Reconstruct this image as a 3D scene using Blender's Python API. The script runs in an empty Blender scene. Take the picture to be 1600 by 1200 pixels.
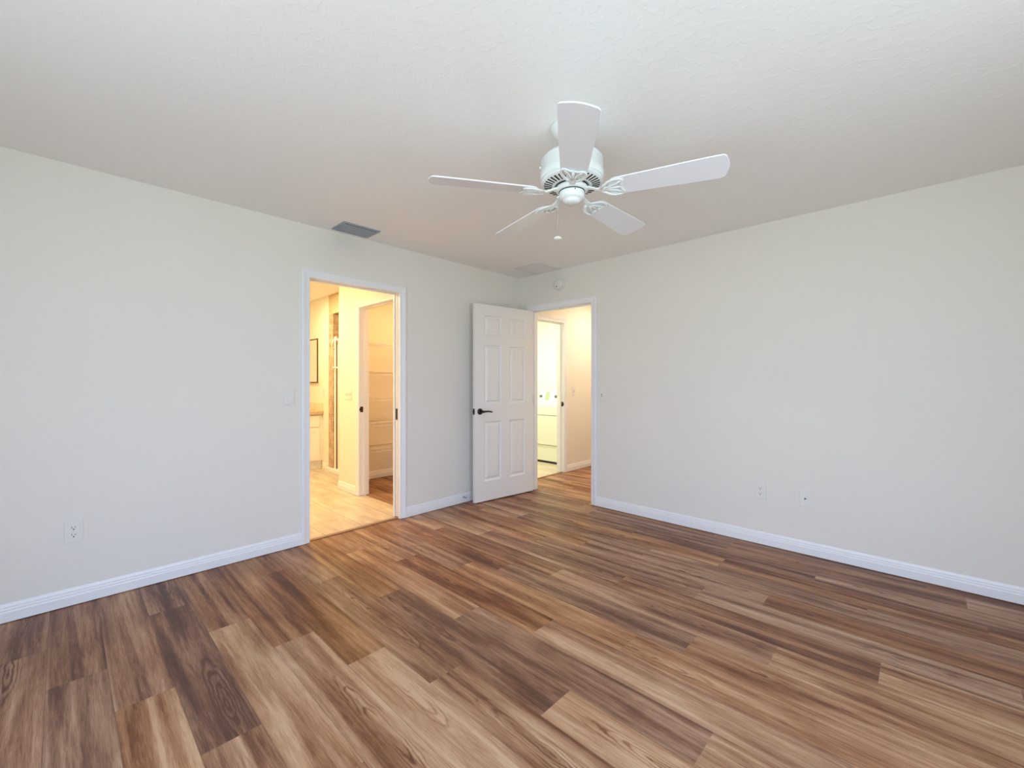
import bpy, bmesh, math, random
from mathutils import Vector, Matrix
S = bpy.context.scene
COL = S.collection
PI = math.pi

# ------------------------------------------------------------------ camera
CAM = (3.3802, -3.6534, 1.226)
YAW = 0.7632
cd = bpy.data.cameras.new('camera')
cam = bpy.data.objects.new('camera', cd); COL.objects.link(cam)
cam.location = CAM
cam.rotation_euler = (PI/2, 0, YAW)
cd.sensor_width = 36.0
cd.lens = 36.0*671.845/1600.0
cd.shift_y = -3.28/1600.0
cd.clip_start = 0.02
S.camera = cam

# ------------------------------------------------------------------ sky / exposure
S.view_settings.view_transform = 'Standard'
S.view_settings.look = 'None'
S.view_settings.gamma = 1.0
S.view_settings.use_curve_mapping = False
S.view_settings.exposure = 0.0
S.cycles.max_bounces = 16
S.cycles.diffuse_bounces = 10
S.cycles.glossy_bounces = 6
S.cycles.transparent_max_bounces = 12
S.cycles.sample_clamp_indirect = 8.0
S.cycles.caustics_reflective = False
S.cycles.caustics_refractive = False

SKY = (0.70, 1.03, 1.68)
HORIZON = (0.87, 1.06, 1.46)
LAWN = (0.81, 0.97, 1.08)
SKY_STRENGTH = 5.5
w = bpy.data.worlds.new('daylight'); S.world = w
w.use_nodes = True
nt = w.node_tree; nt.nodes.clear()
out = nt.nodes.new('ShaderNodeOutputWorld'); bg = nt.nodes.new('ShaderNodeBackground')
tc = nt.nodes.new('ShaderNodeTexCoord'); sp = nt.nodes.new('ShaderNodeSeparateXYZ')
mr = nt.nodes.new('ShaderNodeMapRange'); rp = nt.nodes.new('ShaderNodeValToRGB')
mr.inputs['From Min'].default_value = -1; mr.inputs['From Max'].default_value = 1
e = rp.color_ramp.elements
e[0].position = 0.0; e[0].color = LAWN + (1,)
e[1].position = 1.0; e[1].color = SKY + (1,)
a = e.new(0.47); a.color = LAWN + (1,)
a = e.new(0.53); a.color = HORIZON + (1,)
nt.links.new(tc.outputs['Generated'], sp.inputs[0]); nt.links.new(sp.outputs['Z'], mr.inputs['Value'])
nt.links.new(mr.outputs[0], rp.inputs[0]); nt.links.new(rp.outputs[0], bg.inputs['Color'])
bg.inputs['Strength'].default_value = SKY_STRENGTH
nt.links.new(bg.outputs[0], out.inputs[0])

def area(name, loc, rot, sx, sy, power, color, portal=False, spread=PI):
    l = bpy.data.lights.new(name, 'AREA'); l.shape = 'RECTANGLE'; l.size = sx; l.size_y = sy
    l.energy = power; l.color = color; l.spread = spread
    if portal: l.cycles.is_portal = True
    o = bpy.data.objects.new(name, l); COL.objects.link(o); o.location = loc; o.rotation_euler = rot
    return o
# room limits
RX, RY, ZC = 4.35, -4.75, 2.42
# window openings: (axis, a0, a1, z0, z1)
WB = (1.8, 4.25, 0.06, 2.12)        # in the wall behind the camera (x range)
WR = (-3.8, -1.9, 0.45, 2.12)      # in the wall right of the camera (y range)
area('daylight_back_window', ((WB[0]+WB[1])/2, RY-0.10, (WB[2]+WB[3])/2), (PI/2, 0, 0), WB[1]-WB[0], WB[3]-WB[2], 1, (1,1,1), portal=True)
area('daylight_side_window', (RX+0.10, (WR[0]+WR[1])/2, (WR[2]+WR[3])/2), (PI/2, 0, PI/2), WR[1]-WR[0], WR[3]-WR[2], 1, (1,1,1), portal=True)

# ------------------------------------------------------------------ helpers
class MB:
    """collects shapes and links them as ONE mesh object"""
    def __init__(self): self.bm = bmesh.new()
    def _faces(self, vs, fs, mi=0, smooth=False):
        bv = [self.bm.verts.new(v) for v in vs]
        for f in fs:
            try:
                fc = self.bm.faces.new([bv[i] for i in f]); fc.material_index = mi; fc.smooth = smooth
            except ValueError: pass
        return bv
    def box(self, x0, x1, y0, y1, z0, z1, mi=0, bev=0):
        if bev <= 0:
            vs = [(x0,y0,z0),(x1,y0,z0),(x1,y1,z0),(x0,y1,z0),(x0,y0,z1),(x1,y0,z1),(x1,y1,z1),(x0,y1,z1)]
            self._faces(vs, [(0,3,2,1),(4,5,6,7),(0,1,5,4),(1,2,6,5),(2,3,7,6),(3,0,4,7)], mi)
        else:
            b = bmesh.new(); bmesh.ops.create_cube(b, size=1)
            for v in b.verts:
                v.co = ((x0+x1)/2+v.co.x*(x1-x0), (y0+y1)/2+v.co.y*(y1-y0), (z0+z1)/2+v.co.z*(z1-z0))
            bmesh.ops.bevel(b, geom=list(b.edges), offset=bev, segments=2, profile=0.5, affect='EDGES')
            self.merge(b, mi)
        return self
    def merge(self, b, mi=0, smooth=False):
        m = {}
        for v in b.verts: m[v] = self.bm.verts.new(v.co)
        for f in b.faces:
            try:
                nf = self.bm.faces.new([m[v] for v in f.verts]); nf.material_index = mi; nf.smooth = smooth
            except ValueError: pass
        b.free()
    def loft(self, rings, mi=0, caps=True, closed=True, smooth=False):
        n = len(rings[0]); vs = [v for r in rings for v in r]; fs = []
        for k in range(len(rings)-1):
            for i in range(n if closed else n-1):
                j = (i+1) % n
                fs.append((k*n+i, k*n+j, (k+1)*n+j, (k+1)*n+i))
        bv = self._faces(vs, fs, mi, smooth)
        if caps:
            for idx in (range(n-1, -1, -1), range((len(rings)-1)*n, len(rings)*n)):
                try:
                    f = self.bm.faces.new([bv[i] for i in idx]); f.material_index = mi
                except ValueError: pass
        return self
    def lathe(self, prof, c=(0,0,0), n=40, mi=0, axis='Z', smooth=True):
        rings = []
        for r, z in prof:
            ring = []
            for i in range(n):
                a = 2*PI*i/n; p = (r*math.cos(a), r*math.sin(a), z)
                if axis == 'Y': p = (p[0], -p[2], p[1])       # profile axis points to -Y (out of a wall)
                if axis == 'X': p = (p[2], p[0], p[1])
                ring.append((p[0]+c[0], p[1]+c[1], p[2]+c[2]))
            rings.append(ring)
        return self.loft(rings, mi, True, True, smooth)
    def tube(self, pts, r, n=10, mi=0, flat=1.0, caps=True):
        pts = [Vector(p) for p in pts]; rr = r if isinstance(r, (list, tuple)) else [r]*len(pts)
        rings = []
        for i, p in enumerate(pts):
            t = (pts[min(i+1, len(pts)-1)] - pts[max(i-1, 0)]).normalized()
            up = Vector((0,0,1)) if abs(t.z) < 0.95 else Vector((1,0,0))
            s = t.cross(up).normalized(); u = s.cross(t).normalized()
            rings.append([p + s*rr[i]*math.cos(2*PI*k/n) + u*rr[i]*flat*math.sin(2*PI*k/n) for k in range(n)])
        return self.loft(rings, mi, caps, True, True)
    def prism(self, poly, axis, a0, a1, mi=0):
        """poly (p,q) extruded along axis: X -> (a,p,q), Y -> (p,a,q), Z -> (p,q,a)"""
        f = {'X': lambda p,q,a:(a,p,q), 'Y': lambda p,q,a:(p,a,q), 'Z': lambda p,q,a:(p,q,a)}[axis]
        return self.loft([[f(p,q,a0) for p,q in poly], [f(p,q,a1) for p,q in poly]], mi)
    def build(self, name, mat, parent=None, loc=(0,0,0), rot=(0,0,0)):
        bmesh.ops.recalc_face_normals(self.bm, faces=list(self.bm.faces))
        me = bpy.data.meshes.new(name); self.bm.to_mesh(me); self.bm.free()
        for m in (mat if isinstance(mat, (list, tuple)) else [mat]): me.materials.append(m)
        o = bpy.data.objects.new(name, me); COL.objects.link(o); o.location = loc; o.rotation_euler = rot
        if parent is not None: o.parent = parent
        return o
def tag(o, label=None, cat=None, group=None, kind=None):
    if label: o['label'] = label
    if cat: o['category'] = cat
    if group: o['group'] = group
    if kind: o['kind'] = kind
    return o
def thing(name, label, cat, loc=(0,0,0), rz=0, group=None):
    o = bpy.data.objects.new(name, None); COL.objects.link(o); o.empty_display_size = 0.05
    o.location = loc; o.rotation_euler = (0,0,rz)
    return tag(o, label, cat, group)
def struct(mb, name, mat, loc=(0,0,0), rot=(0,0,0), label=None):
    o = mb.build(name, mat, None, loc, rot); o['kind'] = 'structure'
    if label: o['label'] = label
    return o
def copy_tree(o, parent=None):
    c = o.copy(); COL.objects.link(c)
    if parent is not None: c.parent = parent
    for ch in list(o.children): copy_tree(ch, c)
    return c

# ------------------------------------------------------------------ materials
def new_mat(name):
    m = bpy.data.materials.new(name); m.use_nodes = True
    t = m.node_tree; b = t.nodes['Principled BSDF']
    return m, t, b
def N(t, typ, **kw):
    n = t.nodes.new(typ)
    for k, v in kw.items(): setattr(n, k, v)
    return n
def plain(name, col, rough=0.5, metal=0.0, var=0.03, scale=9.0, bump=0.0, bscale=200.0, spec=0.5):
    m, t, b = new_mat(name)
    tcn = N(t, 'ShaderNodeTexCoord'); no = N(t, 'ShaderNodeTexNoise'); no.inputs['Scale'].default_value = scale
    no.inputs['Detail'].default_value = 4
    t.links.new(tcn.outputs['Object'], no.inputs['Vector'])
    mx = N(t, 'ShaderNodeMix', data_type='RGBA')
    mx.inputs['A'].default_value = tuple(c*(1-var) for c in col) + (1,)
    mx.inputs['B'].default_value = tuple(min(1, c*(1+var)) for c in col) + (1,)
    t.links.new(no.outputs['Fac'], mx.inputs['Factor']); t.links.new(mx.outputs['Result'], b.inputs['Base Color'])
    b.inputs['Roughness'].default_value = rough; b.inputs['Metallic'].default_value = metal
    b.inputs['Specular IOR Level'].default_value = spec
    if bump:
        n2 = N(t, 'ShaderNodeTexNoise'); n2.inputs['Scale'].default_value = bscale; n2.inputs['Detail'].default_value = 3
        t.links.new(tcn.outputs['Object'], n2.inputs['Vector'])
        bp = N(t, 'ShaderNodeBump'); bp.inputs['Strength'].default_value = bump; bp.inputs['Distance'].default_value = 0.002
        t.links.new(n2.outputs['Fac'], bp.inputs['Height']); t.links.new(bp.outputs[0], b.inputs['Normal'])
    return m
M_WALL = plain('wall_paint', (0.76, 0.73, 0.67), 0.75, bump=0.25, bscale=260, var=0.012, scale=2, spec=0.25)
M_WARMWALL = plain('cream_wall_paint', (0.80, 0.76, 0.66), 0.75, bump=0.2, bscale=260, var=0.012, scale=2, spec=0.25)
M_LAUNDRYWALL = plain('white_laundry_wall_paint', (0.84, 0.84, 0.81), 0.7, bump=0.2, bscale=260, var=0.012, scale=2, spec=0.25)
M_TRIM = plain('white_trim_paint', (0.80, 0.80, 0.805), 0.35, var=0.01, scale=6)
M_DOOR = plain('white_door_paint', (0.80, 0.77, 0.735), 0.4, var=0.012, scale=8)
M_FAN = plain('white_fan_enamel', (0.80, 0.84, 0.82), 0.28, var=0.01)
M_BLADE = plain('white_blade_laminate', (0.80, 0.80, 0.83), 0.4, var=0.012)
M_DARK = plain('dark_recess', (0.02, 0.02, 0.02), 0.8)
M_PLATE = plain('white_wall_plate_plastic', (0.745, 0.73, 0.69), 0.35, var=0.01)
M_SLOT = plain('dark_socket_slot', (0.05, 0.05, 0.05), 0.7)
M_BRONZE = plain('oil_rubbed_bronze', (0.030, 0.022, 0.018), 0.30, metal=0.6, var=0.15)
M_VENT = plain('grey_vent_metal', (0.29, 0.345, 0.40), 0.45, metal=0.15, var=0.08)
M_CHROME = plain('chrome', (0.85, 0.84, 0.80), 0.12, metal=1.0)
M_WHITEMETAL = plain('white_coated_wire', (0.85, 0.84, 0.80), 0.4)
M_APPLIANCE = plain('white_appliance_enamel', (0.76, 0.79, 0.69), 0.25, var=0.01)
M_GASKET = plain('grey_door_seam', (0.05, 0.055, 0.045), 0.6)
M_DISPLAY = plain('pale_green_control_panel', (0.34, 0.42, 0.28), 0.3)
M_VANITY = plain('cream_cabinet_paint', (0.82, 0.79, 0.70), 0.4)
M_COUNTER = plain('tan_stone_counter', (0.55, 0.38, 0.24), 0.25, var=0.3, scale=30)
M_RUBBER = plain('white_rubber', (0.75, 0.75, 0.72), 0.6)
M_SPRING = plain('steel_spring', (0.55, 0.54, 0.52), 0.3, metal=0.9)
M_THRESH = plain('brown_threshold_wood', (0.27, 0.15, 0.08), 0.4, var=0.2, scale=20)
M_MIRROR = plain('mirror_glass', (0.92, 0.90, 0.85), 0.02, metal=1.0, var=0.0)

def mat_ceiling():
    m, t, b = new_mat('knockdown_ceiling_paint')
    tcn = N(t, 'ShaderNodeTexCoord')
    b.inputs['Base Color'].default_value = (0.86, 0.855, 0.835, 1); b.inputs['Roughness'].default_value = 0.8
    b.inputs['Specular IOR Level'].default_value = 0.2
    n1 = N(t, 'ShaderNodeTexNoise'); n1.inputs['Scale'].default_value = 26; n1.inputs['Detail'].default_value = 3; n1.inputs['Distortion'].default_value = 0.6
    rp = N(t, 'ShaderNodeValToRGB'); rp.color_ramp.elements[0].position = 0.54; rp.color_ramp.elements[1].position = 0.60
    n2 = N(t, 'ShaderNodeTexNoise'); n2.inputs['Scale'].default_value = 120
    ad = N(t, 'ShaderNodeMath', operation='MULTIPLY_ADD'); ad.inputs[1].default_value = 0.15
    bp = N(t, 'ShaderNodeBump'); bp.inputs['Strength'].default_value = 0.15; bp.inputs['Distance'].default_value = 0.004
    for n in (n1, n2): t.links.new(tcn.outputs['Object'], n.inputs['Vector'])
    t.links.new(n1.outputs['Fac'], rp.inputs[0]); t.links.new(n2.outputs['Fac'], ad.inputs[0]); t.links.new(rp.outputs[0], ad.inputs[2])
    t.links.new(ad.outputs[0], bp.inputs['Height']); t.links.new(bp.outputs[0], b.inputs['Normal'])
    return m
M_CEIL = mat_ceiling()

def mat_floor():
    m, t, b = new_mat('brown_vinyl_planks')
    L = t.links.new
    tcn = N(t, 'ShaderNodeTexCoord')
    def attr(nm):
        n = N(t, 'ShaderNodeAttribute'); n.attribute_name = nm; return n
    cen = attr('plank_centre'); tone = attr('plank_tone'); seed = attr('plank_seed')
    loc = N(t, 'ShaderNodeVectorMath', operation='SUBTRACT'); L(tcn.outputs['Object'], loc.inputs[0]); L(cen.outputs['Vector'], loc.inputs[1])
    s = N(t, 'ShaderNodeSeparateXYZ'); L(loc.outputs[0], s.inputs[0])
    def math_(op, a, b_=None, c=None):
        n = N(t, 'ShaderNodeMath', operation=op)
        for i, v in enumerate((a, b_, c)):
            if v is None: continue
            if isinstance(v, (int, float)): n.inputs[i].default_value = v
            else: L(v, n.inputs[i])
        return n.outputs[0]
    sd = seed.outputs['Fac']
    def comb(x, y, z):
        c = N(t, 'ShaderNodeCombineXYZ')
        for i, v in enumerate((x, y, z)):
            if isinstance(v, (int, float)): c.inputs[i].default_value = v
            else: L(v, c.inputs[i])
        return c.outputs[0]
    def noise(x, y, z, detail=4, rough=0.55, dist=0.0):
        n = N(t, 'ShaderNodeTexNoise'); n.inputs['Scale'].default_value = 1.0; n.inputs['Detail'].default_value = detail
        n.inputs['Roughness'].default_value = rough; n.inputs['Distortion'].default_value = dist
        L(comb(x, y, z), n.inputs['Vector']); return n.outputs['Fac']
    zz = math_('MULTIPLY', sd, 173.0)
    X, Y = s.outputs['X'], s.outputs['Y']
    # broad soft streaks along the plank
    broad = noise(math_('MULTIPLY', X, 0.9), math_('MULTIPLY', Y, 17.0), zz, 3, 0.5, 0.5)
    mid = noise(math_('MULTIPLY', X, 2.6), math_('MULTIPLY', Y, 55.0), zz, 5, 0.65, 0.5)
    fine = noise(math_('MULTIPLY', X, 16.0), math_('MULTIPLY', Y, 330.0), zz, 3, 0.6, 0.2)
    # cathedral rings about a centre somewhere in each plank
    ox = math_('MULTIPLY', math_('SUBTRACT', math_('FRACT', math_('MULTIPLY', sd, 7.31)), 0.5), 1.3)
    oy = math_('MULTIPLY', math_('SUBTRACT', math_('FRACT', math_('MULTIPLY', sd, 3.77)), 0.5), 0.06)
    dx = math_('MULTIPLY', math_('SUBTRACT', X, ox), 0.088)
    dy = math_('SUBTRACT', Y, oy)
    wob = noise(math_('MULTIPLY', X, 9.0), math_('MULTIPLY', Y, 26.0), zz, 3, 0.5)
    rad = math_('SQRT', math_('ADD', math_('MULTIPLY', dx, dx), math_('MULTIPLY', dy, dy)))
    rad2 = math_('ADD', rad, math_('MULTIPLY', wob, 0.024))
    ring = math_('SINE', math_('MULTIPLY', rad2, 560.0))
    ring = math_('POWER', math_('MULTIPLY_ADD', ring, 0.5, 0.5), 3.0)
    mk = N(t, 'ShaderNodeMapRange'); L(rad, mk.inputs['Value'])
    mk.inputs['From Min'].default_value = 0.020; mk.inputs['From Max'].default_value = 0.052
    mk.inputs['To Min'].default_value = 1.0; mk.inputs['To Max'].default_value = 0.0
    pick = math_('GREATER_THAN', math_('FRACT', math_('MULTIPLY', sd, 11.9)), 0.40)
    pat = N(t, 'ShaderNodeMapRange'); pat.inputs['From Min'].default_value = 0.38; pat.inputs['From Max'].default_value = 0.55
    L(noise(math_('MULTIPLY', X, 3.0), math_('MULTIPLY', Y, 8.0), zz, 2), pat.inputs['Value'])
    ringm = math_('MULTIPLY', math_('MULTIPLY', ring, mk.outputs[0]), math_('MULTIPLY', pick, pat.outputs[0]))
    v = math_('ADD', tone.outputs['Fac'], math_('MULTIPLY', math_('SUBTRACT', broad, 0.5), 1.55))
    v = math_('ADD', v, math_('MULTIPLY', math_('SUBTRACT', mid, 0.5), 0.90))
    v = math_('ADD', v, math_('MULTIPLY', math_('SUBTRACT', fine, 0.5), 0.70))
    blot = noise(math_('MULTIPLY', X, 2.2), math_('MULTIPLY', Y, 7.0), math_('ADD', zz, 31.0), 3, 0.55, 0.4)
    v = math_('ADD', v, math_('MULTIPLY', math_('SUBTRACT', blot, 0.5), 0.75))
    v = math_('SUBTRACT', v, math_('MULTIPLY', ringm, 0.46))
    rp = N(t, 'ShaderNodeValToRGB'); e = rp.color_ramp.elements
    e[0].position = 0.0; e[0].color = (0.095, 0.044, 0.029, 1)
    e[1].position = 1.0; e[1].color = (0.53, 0.365, 0.25, 1)
    for p_, c_ in ((0.25, (0.175, 0.085, 0.054, 1)), (0.5, (0.295, 0.165, 0.105, 1)), (0.75, (0.41, 0.255, 0.168, 1))):
        k = e.new(p_); k.color = c_
    L(v, rp.inputs[0])
    # greyer planks
    hs = N(t, 'ShaderNodeHueSaturation'); L(rp.outputs[0], hs.inputs['Color'])
    L(math_('MULTIPLY_ADD', math_('FRACT', math_('MULTIPLY', sd, 5.13)), 0.22, 1.06), hs.inputs['Saturation'])
    # thin seams
    ed = math_('GREATER_THAN', math_('ABSOLUTE', Y), 0.0888)
    mx = N(t, 'ShaderNodeMix', data_type='RGBA'); L(math_('MULTIPLY', ed, 0.45), mx.inputs['Factor'])
    L(hs.outputs[0], mx.inputs['A']); mx.inputs['B'].default_value = (0.06, 0.03, 0.02, 1)
    L(mx.outputs['Result'], b.inputs['Base Color'])
    b.inputs['Roughness'].default_value = 0.42
    b.inputs['Specular IOR Level'].default_value = 0.28
    bp = N(t, 'ShaderNodeBump'); bp.inputs['Strength'].default_value = 0.10; bp.inputs['Distance'].default_value = 0.001
    L(v, bp.inputs['Height']); L(bp.outputs[0], b.inputs['Normal'])
    return m
M_FLOOR = mat_floor()

def mat_tilefloor():
    m, t, b = new_mat('beige_floor_tile')
    L = t.links.new; tcn = N(t, 'ShaderNodeTexCoord')
    br = N(t, 'ShaderNodeTexBrick'); br.offset = 0.5; br.inputs['Scale'].default_value = 1.0
    br.inputs['Brick Width'].default_value = 0.62; br.inputs['Row Height'].default_value = 0.315
    br.inputs['Mortar Size'].default_value = 0.003; br.inputs['Mortar Smooth'].default_value = 0.0
    mp = N(t, 'ShaderNodeMapping'); mp.inputs['Location'].default_value = (0.1, 1.885+0.315*9, 0)
    L(tcn.outputs['Object'], mp.inputs[0]); L(mp.outputs[0], br.inputs['Vector'])
    mp2 = N(t, 'ShaderNodeMapping'); mp2.inputs['Scale'].default_value = (1.2, 5.0, 1); L(tcn.outputs['Object'], mp2.inputs[0])
    no = N(t, 'ShaderNodeTexNoise'); no.inputs['Scale'].default_value = 2.2; no.inputs['Detail'].default_value = 8; no.inputs['Distortion'].default_value = 0.8
    L(mp2.outputs[0], no.inputs['Vector'])
    rp = N(t, 'ShaderNodeValToRGB'); e = rp.color_ramp.elements
    e[0].position = 0.3; e[0].color = (0.46, 0.37, 0.28, 1); e[1].position = 0.65; e[1].color = (0.66, 0.57, 0.45, 1)
    L(no.outputs['Fac'], rp.inputs[0]); L(rp.outputs[0], br.inputs['Color1']); L(rp.outputs[0], br.inputs['Color2'])
    br.inputs['Mortar'].default_value = (0.30, 0.22, 0.15, 1)
    L(br.outputs['Color'], b.inputs['Base Color']); b.inputs['Roughness'].default_value = 0.35
    return m
M_TILE = mat_tilefloor()

def mat_showertile():
    m, t, b = new_mat('tan_mosaic_tile')
    L = t.links.new; tcn = N(t, 'ShaderNodeTexCoord')
    br = N(t, 'ShaderNodeTexBrick'); br.inputs['Scale'].default_value = 1.0
    br.inputs['Brick Width'].default_value = 0.10; br.inputs['Row Height'].default_value = 0.10; br.inputs['Mortar Size'].default_value = 0.003
    sp = N(t, 'ShaderNodeSeparateXYZ'); cb = N(t, 'ShaderNodeCombineXYZ'); ad = N(t, 'ShaderNodeMath', operation='ADD')
    L(tcn.outputs['Object'], sp.inputs[0]); L(sp.outputs['X'], ad.inputs[0]); L(sp.outputs['Y'], ad.inputs[1])
    L(ad.outputs[0], cb.inputs[0]); L(sp.outputs['Z'], cb.inputs[1]); L(cb.outputs[0], br.inputs['Vector'])
    no = N(t, 'ShaderNodeTexNoise'); no.inputs['Scale'].default_value = 14; no.inputs['Detail'].default_value = 6
    L(tcn.outputs['Object'], no.inputs['Vector'])
    rp = N(t, 'ShaderNodeValToRGB'); e = rp.color_ramp.elements
    e[0].position = 0.35; e[0].color = (0.36, 0.22, 0.13, 1); e[1].position = 0.65; e[1].color = (0.58, 0.42, 0.28, 1)
    L(no.outputs['Fac'], rp.inputs[0]); L(rp.outputs[0], br.inputs['Color1']); L(rp.outputs[0], br.inputs['Color2'])
    br.inputs['Mortar'].default_value = (0.55, 0.45, 0.34, 1)
    L(br.outputs['Color'], b.inputs['Base Color']); b.inputs['Roughness'].default_value = 0.35
    return m
M_SHTILE = mat_showertile()
M_SHHEAD = plain('plain_tan_tile', (0.56, 0.43, 0.27), 0.4, var=0.08, scale=8)

def mat_glass(name, tint, gloss=0.06):
    m = bpy.data.materials.new(name); m.use_nodes = True; t = m.node_tree; t.nodes.clear()
    o = N(t, 'ShaderNodeOutputMaterial'); mx = N(t, 'ShaderNodeMixShader'); tr = N(t, 'ShaderNodeBsdfTransparent'); gl = N(t, 'ShaderNodeBsdfGlossy')
    no = N(t, 'ShaderNodeTexNoise'); no.inputs['Scale'].default_value = 3
    mr_ = N(t, 'ShaderNodeMapRange'); mr_.inputs['To Min'].default_value = gloss*0.9; mr_.inputs['To Max'].default_value = gloss*1.1
    t.links.new(no.outputs['Fac'], mr_.inputs['Value']); t.links.new(mr_.outputs[0], mx.inputs[0])
    tr.inputs[0].default_value = tint + (1,); gl.inputs['Roughness'].default_value = 0.02
    t.links.new(tr.outputs[0], mx.inputs[1]); t.links.new(gl.outputs[0], mx.inputs[2]); t.links.new(mx.outputs[0], o.inputs[0])
    return m
M_GLASS = mat_glass('window_glass', (0.97, 0.98, 0.97))
M_SHGLASS = mat_glass('shower_glass', (0.80, 0.72, 0.62), 0.10)

def mat_emit(name, col, st):
    m, t, b = new_mat(name)
    b.inputs['Base Color'].default_value = (0.9, 0.9, 0.88, 1)
    b.inputs['Emission Color'].default_value = col + (1,); b.inputs['Emission Strength'].default_value = st
    return m
M_LAMP = mat_emit('lit_lamp_lens', (1.0, 0.80, 0.50), 3.0)

# ------------------------------------------------------------------ structure: floors, ceiling, walls
PW, PL, PY0 = 0.18, 1.22, -3.34     # plank width, length, lower edge of row 0
ROW_OFF = {-3: 0.49, -2: 0.86, -1: 1.208, 0: 0.447, 1: 0.854, 2: 1.215, 3: 0.36, 4: 0.71, 5: 1.145, 6: 0.41, 7: 0.782, 8: 1.158, 9: 0.151,
           10: 0.454, 11: 0.807, 12: 0.0, 13: 0.30, 14: 0.723, 15: 1.171, 16: 0.45}
TONES = {}      # (row, column) -> tone, filled from the photograph below
TONES_LIST = [(-3,-1,.35),(-3,0,.60),(-2,0,.36),(-2,-1,.42),(-1,-1,.52),(-1,0,.60),(0,-1,.38),(0,0,.10),(0,1,.62),(1,-1,.34),(1,0,.66),
    (2,-1,.40),(2,0,.68),(3,-1,.50),(3,0,.38),(3,1,.70),(4,-1,.60),(4,0,.48),(4,1,.54),(5,-1,.56),(5,0,.33),(5,1,.70),(6,-1,.50),(6,0,.60),(6,1,.40),(6,2,.64),
    (7,-1,.55),(7,0,.34),(7,1,.58),(7,2,.50),(8,-1,.42),(8,0,.64),(8,1,.55),(9,0,.42),(9,1,.47),(9,2,.60),(10,0,.45),(10,1,.60),(10,2,.52),(11,0,.50),(11,1,.37),(11,2,.64),
    (12,1,.50),(12,2,.56),(13,1,.58),(13,2,.38),(14,1,.44),(14,2,.48),(15,0,.54),(15,1,.37),(16,1,.38),(16,2,.44)]
for r_, c_, t_ in TONES_LIST: TONES[(r_, c_)] = t_
def build_floor():
    rects = [(-0.03, RX+0.1, RY-0.1, 0.0), (-0.165, 1.34, 0.0, 3.3), (-1.70, -0.11, -1.375, 0.02)]
    rnd = random.Random(11)
    bm = bmesh.new(); data = []
    for (x0, x1, y0, y1) in rects:
        r0 = math.floor((y0-PY0)/PW); r1 = math.ceil((y1-PY0)/PW)
        for r in range(r0, r1):
            rr = random.Random(r*7919+13); off = ROW_OFF.get(r, rr.random()*PL)
            ya, yb = max(y0, PY0+r*PW), min(y1, PY0+(r+1)*PW)
            if yb-ya < 1e-5: continue
            c0 = math.floor((x0-off)/PL); c1 = math.ceil((x1-off)/PL)
            for c in range(c0, c1):
                xa, xb = max(x0, off+c*PL), min(x1, off+(c+1)*PL)
                if xb-xa < 1e-5: continue
                vs = [bm.verts.new(p) for p in ((xa,ya,0),(xb,ya,0),(xb,yb,0),(xa,yb,0))]
                bm.faces.new(vs)
                q = random.Random((r*131+c)*977+5)
                tone = TONES.get((r, c), min(0.9, max(0.12, q.gauss(0.50, 0.11))))
                data.append(((off+(c+0.5)*PL, PY0+(r+0.5)*PW, 0.0), tone, q.random()))
    me = bpy.data.meshes.new('floor'); bm.to_mesh(me); bm.free()
    for nm, ty in (('plank_centre', 'FLOAT_VECTOR'), ('plank_tone', 'FLOAT'), ('plank_seed', 'FLOAT')): me.attributes.new(nm, ty, 'FACE')
    me.attributes['plank_centre'].data.foreach_set('vector', [v for d in data for v in d[0]])
    me.attributes['plank_tone'].data.foreach_set('value', [d[1] for d in data])
    me.attributes['plank_seed'].data.foreach_set('value', [d[2] for d in data])
    me.materials.append(M_FLOOR)
    o = bpy.data.objects.new('floor', me); COL.objects.link(o); o['kind'] = 'structure'
    o['label'] = 'brown wood-look plank floor of the bedroom and hall'
build_floor()
Tt = 0.0
b_ = MB(); b_.box(-3.6, -0.03, -3.3, -1.375, -0.06, Tt); b_.box(-3.6, -1.70, -1.375, 0.0, -0.06, Tt)
struct(b_, 'floor_bathroom', M_TILE, label='beige tile floor of the lit bathroom')
struct(MB().box(-2.3, -0.165, 0.0, 2.3, -0.06, Tt), 'floor_laundry', M_TILE, label='pale tile floor of the laundry room')
struct(MB().box(-3.7, RX+0.25, RY-0.25, 3.4, ZC, ZC+0.12), 'ceiling', M_CEIL, label='off-white textured ceiling')

W = 0.11
ZD = 2.02
BY0, BY1 = -2.352, -1.572     # bathroom doorway in the left wall
HX0, HX1 = 0.185, 0.985       # hall doorway in the far right wall
CX0, CX1 = -0.985, -0.25       # closet doorway off the bathroom
CY = -1.455                    # bathroom face of the closet wall
LY0, LY1 = 0.22, 1.03         # laundry doorway off the hall
J = 0.02
b_ = MB()
b_.box(-W, 0, RY, BY0-J, -0.05, ZC); b_.box(-W, 0, BY0-J, BY1+J, ZD+J, ZC)
b_.box(-W, -0.086, BY1+J, -0.72, -0.05, ZD+J); b_.box(-0.024, 0, BY1+J, -0.72, -0.05, ZD+J)
b_.box(-W, 0, BY1+J, -0.72, ZD+J, ZC); b_.box(-W, 0, -0.72, 0.0, -0.05, ZC)
struct(b_, 'wall_left', M_WALL, label='off-white wall left of the corner, with the bathroom doorway')
b_ = MB()
b_.box(-2.3, HX0-J, 0, W, -0.05, ZC); b_.box(HX0-J, HX1+J, 0, W, ZD+J, ZC); b_.box(HX1+J, RX+W, 0, W, -0.05, ZC)
struct(b_, 'wall_right', M_WALL, label='off-white wall right of the corner, with the hall doorway')
b_ = MB()
b_.box(RX, RX+W, RY, WR[0], -0.05, ZC); b_.box(RX, RX+W, WR[1], 0, -0.05, ZC)
b_.box(RX, RX+W, WR[0], WR[1], -0.05, WR[2]); b_.box(RX, RX+W, WR[0], WR[1], WR[3], ZC)
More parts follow.
